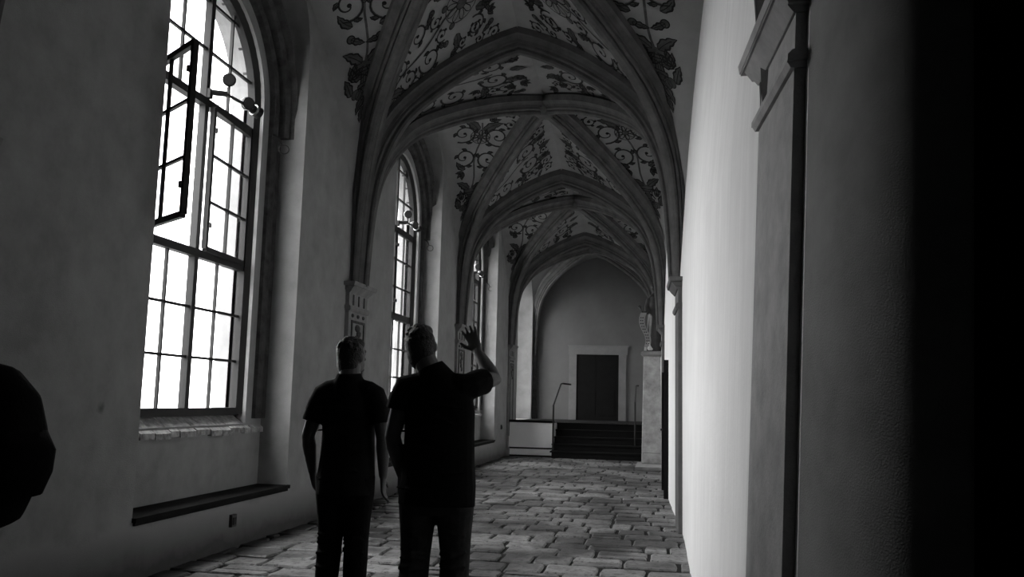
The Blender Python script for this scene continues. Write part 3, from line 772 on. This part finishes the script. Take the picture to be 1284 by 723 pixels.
# ------------------------------------------------------------------ pillar and statue
t = thing('stone_pillar', 'square grey stone pillar by the right wall carrying the statue', 'pillar', (-.17, 20.3, 0)); og = t.location
def frustum(b, cx, cy, z0, z1, a0, a1): return b.rings([[(cx+sx*a, cy+sy*a, z) for sx, sy in ((-1, -1), (1, -1), (1, 1), (-1, 1))] for z, a in ((z0, a0), (z1, a1))])
PX, PY = -.19, 20.3
MB().box((PX-.33, 19.0, 0), (PX+.24, PY+.3, .07)).build('base_slab', 'pil', t, og)
b = MB(); frustum(b, PX, PY, .07, .3, .225, .222); frustum(b, PX, PY, .3, 2.46, .222, .19); b.build('shaft', 'pillar', t, og, bevel=.012)
b = MB(); frustum(b, PX, PY, 2.46, 2.5, .2, .24); frustum(b, PX, PY, 2.5, 2.54, .25, .25); frustum(b, PX, PY, 2.54, 2.58, .24, .2); b.build('cap', 'pil', t, og)
t = thing('statue', 'dark statue of a robed saint holding a long scroll, on stone pillar', 'statue', (PX, PY, 2.58)); og = t.location
b = MB(); z = 2.58; cx, cy = PX+.05, PY
b.tube([(cx, cy, z), (cx, cy, z+.15), (cx+.01, cy, z+.5), (cx, cy, z+.85), (cx, cy, z+1.1), (cx+.01, cy, z+1.25), (cx+.01, cy, z+1.33)], [(.17, .16), (.17, .16), (.155, .14), (.15, .13), (.16, .12), (.13, .1), (.06, .06)], 20, side=(1, 0, 0))
b.tube([(cx+.01, cy, z+1.3), (cx, cy-.01, z+1.42)], [.055, .05], 10); b.ell((cx-.01, cy-.02, z+1.47), (.075, .085, .1))
b.ell((cx-.03, cy-.11, z+1.46), (.02, .03, .025)); b.ell((cx+.02, cy+.03, z+1.5), (.085, .085, .09))
b.tube([(cx-.11, cy, z+1.2), (cx-.17, cy-.05, z+1.0), (cx-.16, cy-.16, z+.87), (cx-.24, cy-.2, z+.86)], [.075, .065, .05, .035], 10)
b.tube([(cx+.12, cy, z+1.2), (cx+.17, cy-.03, z+.98), (cx+.08, cy-.17, z+.88)], [.075, .065, .05], 10)
for k in range(9):                                       # heavy folds
    a = k*.7; b.tube([(cx+.15*math.cos(a), cy+.14*math.sin(a), z+.02), (cx+.145*math.cos(a+.1), cy+.13*math.sin(a+.1), z+.5), (cx+.13*math.cos(a+.3), cy+.11*math.sin(a+.3), z+1.0)], [.035, .03, .012], 8)
remesh(b, 'body', 'bronze', t, og, .012, 3)
b = MB(); 
def scroll_path(i): s_ = i/24; return V((cx-.24-.055*math.sin(s_*6.0)+.06*s_, cy-.24-.02*math.cos(s_*5), z+.86-.78*s_))
pts = [scroll_path(i) for i in range(25)]
b.rings([[p+V((-.065, 0, 0)), p+V((.065, .03, 0)), p+V((.065, .042, 0)), p+V((-.065, .012, 0))] for p in pts])
sc_ = b.build('scroll', 'vellum', t, og, smooth=False)
b = MB()
for i in range(3, 22, 2):
    p = (pts[i]+pts[i+1])/2; l = random.uniform(.03, .045)
    for d in (-.022, .022): b.box((p.x+d-l/2, p.y+.003, p.z-.011), (p.x+d+l*.3, p.y+.018, p.z+.011))
o = b.build('scroll_writing', 'iron', sc_, og); o['kind'] = 'stuff'
b = MB(); b.tube([(cx-.25, cy-.2, z+.86), (cx-.3, cy-.25, z+.93), (cx-.33, cy-.26, z+.98)], [.03, .022, .03], 8); b.ell((cx-.33, cy-.26, z+1.0), (.04, .03, .03)); b.build('raised_hand', 'bronze', t, og, smooth=True)
b = MB(); b.tube([(cx-.2, cy-.2, z), (cx-.19, cy-.2, z+.12), (cx-.12, cy-.2, z+.2), (cx-.1, cy-.2, z+.1), (cx-.05, cy-.19, z+.02)], [.03, .025, .03, .025, .03], 8); b.ell((cx-.11, cy-.21, z+.06), (.05, .04, .05)); b.build('gilded_base_ornament', 'gilt', t, og, smooth=True)

# ------------------------------------------------------------------ people
def hand(b, W, d, thumb, spread=.16, curl=.25, s=1.0):
    """five separate fingers; d = finger direction, thumb = vector to the thumb side"""
    d = V(d).normalized(); th = V(thumb); th = (th-d*th.dot(d)).normalized(); pn = d.cross(th)
    if s < 0: pn = -pn; s = -s
    b.tube([W-d*.02*s, W+d*.03*s, W+d*.07*s, W+d*.095*s], [(.027*s, .02*s), (.038*s, .018*s), (.042*s, .015*s), (.038*s, .012*s)], 12, side=tuple(th))
    for k, (o_, l, r) in enumerate(((.030, .072, .0095), (.010, .08, .0098), (-.011, .075, .0094), (-.031, .06, .0085))):
        base = W+d*.085*s+th*o_*s; a = (1.5-k)*spread*.6; v1 = (d*math.cos(a)+th*math.sin(a)).normalized()
        c1 = curl*(.7+.25*k); p1 = base+(v1*math.cos(c1*.5)+pn*math.sin(c1*.5))*l*.48*s; p2 = p1+(v1*math.cos(c1)+pn*math.sin(c1))*l*.3*s; p3 = p2+(v1*math.cos(c1*1.5)+pn*math.sin(c1*1.5))*l*.26*s
        b.tube([base-v1*.02*s, base, p1, p2, p3], [r*1.1*s, r*1.1*s, r*s, r*.92*s, r*.7*s], 8)
    tb = W+d*.025*s+th*.025*s; t1 = tb+(th*.75+d*.6+pn*.2).normalized()*.045*s; t2 = t1+(th*.35+d*.9+pn*.25).normalized()*.035*s
    b.tube([tb-th*.015*s, tb, t1, t2], [.016*s, .015*s, .0115*s, .008*s], 8)
def person(name, label, loc, H, girth, pose, mats, hyaw, hpitch, waist=.155, hx=0, hroll=0):
    t = thing(name, label, 'person', loc); og = V(loc); k = H/1.76
    T = lambda p: og+V(p)*k
    sk = mats
    # --- body: one continuous surface
    b = MB(); g = girth
    b.tube([T(p) for p in ((0, .0, .86), (0, .01, 1.0), (0, .01, 1.15), (0, .0, 1.3), (0, -.01, 1.42), (0, -.015, 1.49))], [(.13*k, .09*k), (.125*k, .085*k), (.13*k, .09*k), (.135*k, .09*k), (.105*k, .07*k), (.058*k, .052*k)], 20, side=(1, 0, 0))
    b.tube([T((hx*.25, -.02, 1.44)), T((hx*.6, -.012, 1.52)), T((hx*.95, .0, 1.60))], [.078*k, .069*k, .064*k], 14)
    hc = T((hx, .018, 1.642)); Rm = Matrix.Rotation(math.radians(hroll), 3, 'Y') @ Matrix.Rotation(math.radians(hyaw), 3, 'Z') @ Matrix.Rotation(math.radians(hpitch), 3, 'X')
    Hh = lambda p: hc + Rm @ (V(p)*k*1.0)
    b.ell(hc, (.076*k, .096*k, .108*k), 20, 14, Rm)
    b.ell(Hh((0, .028, -.055)), (.058*k, .068*k, .062*k), 16, 10, Rm)             # jaw
    b.ell(Hh((0, .085, -.098)), (.024*k, .018*k, .016*k), 10, 7, Rm)              # chin
    b.tube([Hh((0, .094, .015)), Hh((0, .108, -.015)), Hh((0, .116, -.03)), Hh((0, .095, -.04))], [.010*k, .013*k, .017*k, .012*k], 10)   # nose
    b.tube([Hh((-.045, .083, .024)), Hh((0, .098, .028)), Hh((.045, .083, .024))], [.011*k, .012*k, .011*k], 8)      # brow
    b.tube([Hh((-.024, .092, -.062)), Hh((0, .104, -.062)), Hh((.024, .092, -.062))], [.006*k, .010*k, .006*k], 8)   # lips
    for e in (-1, 1):
        b.ell(Hh((e*.078, .0, -.008)), (.010*k, .02*k, .034*k), 10, 8, Rm @ Matrix.Rotation(e*-.35, 3, 'Z'))          # ears
        b.ell(Hh((e*.033, .083, .004)), (.014*k, .010*k, .011*k), 10, 7, Rm)                                          # eyelids
    for sd in (-1, 1):
        sh, el, wr, hd, th = (V(p) for p in pose['L' if sd < 0 else 'R'])
        b.tube([T(V((sd*.09, -.01, 1.39))), T(sh+V((-sd*.03, 0, -.03))), T(sh.lerp(el, .35)), T(sh.lerp(el, .7)), T(el), T(el.lerp(wr, .25)), T(el.lerp(wr, .65)), T(wr)],
               [.05*k, .05*k*g, .047*k*g, .045*k*g, .041*k*g, .043*k*g, .034*k*g, .026*k], 14)
        hand(b, T(wr), hd, th, spread=pose.get('spread', .16), curl=pose.get('curl'+('L' if sd < 0 else 'R'), .3), s=k*1.02*(pose.get('palm', 1)))
        hip, kn, an = (V(p) for p in pose['l' if sd < 0 else 'r'])
        b.tube([T(hip+V((0, 0, .04))), T(hip.lerp(kn, .3)), T(kn), T(kn.lerp(an, .3)), T(an), T(an-V((0, 0, .03)))], [.085*k, .078*k, .055*k, .055*k, .037*k, .035*k], 14)
    remesh(b, 'body', 'skin', t, og, .0055, 4)
    # --- hair
    b = MB(); b.ell(Hh((0, -.018, .022)), (.086*k, .095*k, .104*k), 20, 14, Rm); b.ell(Hh((0, -.045, -.042)), (.078*k, .064*k, .095*k), 16, 10, Rm); b.ell(Hh((0, .03, .075)), (.066*k, .07*k, .045*k), 16, 10, Rm)
    rh = random.Random(int(loc[0]*100))
    for i in range(46):
        a, e = rh.uniform(0, 6.28), rh.uniform(.15, 1.5); p = (.078*math.cos(a)*math.cos(e), -.018+.088*math.sin(a)*math.cos(e), .03+.096*math.sin(e))
        if p[1] < .05: b.ell(Hh(p), (.015*k, .015*k, .012*k), 6, 5)
    remesh(b, 'hair', 'hair', t, og, .006, 2)
    # --- T-shirt
    b = MB(); wz = waist
    b.tube([T(p) for p in ((0, .005, .755), (0, .01, .87), (0, .02, 1.0), (0, .02, 1.14), (0, .01, 1.27), (0, 0, 1.36), (hx*.2, -.012, 1.448), (hx*.5, -.02, 1.53))],
           [(wz*1.14*k, .155*k), (wz*1.14*k, .158*k), (wz*1.08*k, .142*k), (wz*1.05*k, .138*k), (wz*1.06*k, .132*k), (wz*.98*k, .115*k), (.118*k, .09*k), (.076*k, .07*k)], 24, side=(1, 0, 0))
    for sd in (-1, 1):
        sh, el, wr, hd, th = (V(p) for p in pose['L' if sd < 0 else 'R']); ln = pose.get('sleeve', .68)
        b.tube([T(V((sd*.07+hx*.2, -.012, 1.435))), T(V((sd*.13, -.01, 1.415))), T(sh+V((-sd*.012, 0, -.012))), T(sh.lerp(el, .3)), T(sh.lerp(el, ln))], [.062*k, .066*k*g, .068*k*g, .068*k*g, .068*k*g], 16)
    for i in range(7):                                # drapes across the back
        zz_ = .86+.075*i; xx = rh.uniform(-.1, .1)
        b.tube([T((xx-.11, -.118, zz_)), T((xx, -.130, zz_+rh.uniform(-.02, .02))), T((xx+.11, -.118, zz_+rh.uniform(-.04, .04)))], [.006*k, .012*k, .006*k], 6)
    remesh(b, 't_shirt', mats[0], t, og, .0075, 3)
    # --- trousers
    b = MB(); hw = pose.get('hip', .155)
    b.tube([T((0, .0, .72)), T((0, -.01, .82)), T((0, .0, .93)), T((0, .005, 1.0))], [(hw*.92*k, .11*k), (hw*.96*k, .118*k), (hw*.86*k, .10*k), (hw*.78*k, .085*k)], 20, side=(1, 0, 0))
    for sd in (-1, 1):
        hip, kn, an = (V(p) for p in pose['l' if sd < 0 else 'r'])
        P = [hip, hip.lerp(kn, .3), hip.lerp(kn, .7), kn, kn.lerp(an, .35), kn.lerp(an, .7), an+V((0, 0, .0)), an-V((0, 0, .035))]
        b.tube([T(p) for p in P], [.1*k*g, .098*k*g, .082*k*g, .074*k*g, .074*k*g, .07*k*g, .07*k*g, .072*k*g], 16)
        for i in range(8):
            p = kn.lerp(hip if i % 2 else an, rh.uniform(.0, .6)); rr = .085*g
            b.tube([T(p+V((-rr*.8, -rr*.62, 0))), T(p+V((0, -rr*1.02, rh.uniform(-.02, .02)))), T(p+V((rr*.8, -rr*.62, rh.uniform(-.03, .03))))], [.006*k, .011*k, .006*k], 6)
    remesh(b, 'trousers', mats[1], t, og, .0075, 3)
    for sd in (-1, 1):
        hip, kn, an = (V(p) for p in pose['l' if sd < 0 else 'r']); a = V((an.x, an.y, 0))
        b = MB(); b.tube([T(a+V((0, -.075, .045))), T(a+V((0, -.04, .05))), T(a+V((0, .05, .048))), T(a+V((sd*.008, .13, .036))), T(a+V((sd*.012, .185, .028)))], [(.03*k, .04*k), (.036*k, .046*k), (.042*k, .044*k), (.044*k, .032*k), (.03*k, .022*k)], 14, side=(0, 0, 1))
        b.tube([T(a+V((0, -.01, .05))), T(a+V((0, -.01, .12)))], [.046*k, .042*k], 12)
        s_ = remesh(b, 'shoe', 'bag', t, og, .009, 3)
    return t
p1 = dict(L=((-.185, 0, 1.405), (-.255, -.03, 1.12), (-.245, .05, .885), (.25, .25, -1), (.2, 1, 0)), R=((.185, 0, 1.405), (.25, -.03, 1.12), (.235, .05, .87), (0, .15, -1), (-.1, 1, 0)),
          l=((-.09, 0, .88), (-.088, .02, .48), (-.1, -.01, .09)), r=((.09, 0, .88), (.082, .03, .48), (.085, .01, .09)), curlL=.6, curlR=.5, hip=.17)
person('person', 'man in black t-shirt and dark trousers, arms hanging, left of the pointing man, from behind', (-2.016, 5.55, .004), 1.78, 1.05, p1, ('shirt2', 'trouser'), -22, 8, .165)
p2 = dict(L=((-.205, 0, 1.42), (-.262, -.02, 1.13), (-.225, .07, .90), (0, .2, -1), (.3, 1, 0)), R=((.185, .02, 1.435), (.272, .19, 1.465), (.15, .27, 1.635), (-.42, .25, .9), (-.9, .1, -.45)),
          l=((-.1, 0, .87), (-.115, .02, .47), (-.13, -.01, .09)), r=((.1, 0, .87), (.105, .05, .47), (.105, .0, .09)), curlL=.55, curlR=.12, spread=.2, sleeve=.5, hip=.185)
person('person', 'man in black t-shirt and jeans pointing up with raised right arm, seen from behind', (-1.277, 5.05, .004), 1.825, 1.13, p2, ('shirt', 'denim'), -8, 14, .192, -.12, -7)
p3 = dict(L=((-.185, 0, 1.405), (-.22, .1, 1.12), (-.1, .28, 1.1), (.6, .7, .3), (0, .2, 1)), R=((.185, 0, 1.405), (.22, .1, 1.12), (.1, .28, 1.1), (-.6, .7, .3), (0, .2, 1)),
          l=((-.09, 0, .88), (-.088, .02, .48), (-.1, -.01, .09)), r=((.09, 0, .88), (.082, .03, .48), (.085, .01, .09)), hip=.17)
PB = V((-2.245, 2.3, .0))
pp = person('person', 'visitor in dark clothes facing the left wall, mostly beyond left picture edge', (0, 0, 0), 1.70, 1.0, p3, ('shirt', 'trouser'), 0, 0, .16)
pp.location = PB; pp.rotation_euler.z = math.radians(92)
t = thing('backpack', 'black rounded backpack on the back of the visitor at the left picture edge', 'backpack', (-1.94, 2.3, 1.0)); og = t.location
b = MB(); b.tube([(-1.945, 2.3, 1.035), (-1.920, 2.3, 1.048), (-1.915, 2.3, 1.103), (-1.895, 2.3, 1.176), (-1.890, 2.3, 1.267), (-1.915, 2.3, 1.349), (-1.960, 2.3, 1.412), (-2.000, 2.3, 1.449)],
                 [(.06, .1), (.085, .13), (.10, .15), (.10, .16), (.10, .16), (.10, .155), (.085, .13), (.045, .08)], 20, side=(1, 0, 0))
remesh(b, 'bag', 'bag', t, og, .012, 4)
b = MB(); b.tube([(-1.815, 2.3, 1.094), (-1.800, 2.3, 1.158), (-1.795, 2.3, 1.221), (-1.815, 2.3, 1.276)], [(.02, .10), (.028, .115), (.028, .115), (.018, .1)], 14, side=(1, 0, 0)); b.build('front_pocket', 'bag', t, og, smooth=True)
for e in (-1, 1):
    b = MB(); b.tube([(-2.050, 2.3+e*.09, 1.403), (-2.160, 2.3+e*.1, 1.453), (-2.280, 2.3+e*.1, 1.440), (-2.365, 2.3+e*.11, 1.349), (-2.380, 2.3+e*.13, 1.221), (-2.280, 2.3+e*.19, 1.130), (-2.030, 2.3+e*.15, 1.076)], [(.008, .022)]*7, 8); b.build('shoulder_strap', 'bag', t, og, smooth=True)

# ------------------------------------------------------------------ courtyard outside the windows
b = MB().box((-60, -40, -.6), (-4.75, 70, -.5)); b.box((3.3, -40, -.6), (60, 70, -.5)); b.box((-4.75, 27.4, -.6), (3.3, 70, -.5))
g = b.build('courtyard', 'cobble'); g['kind'] = 'structure'
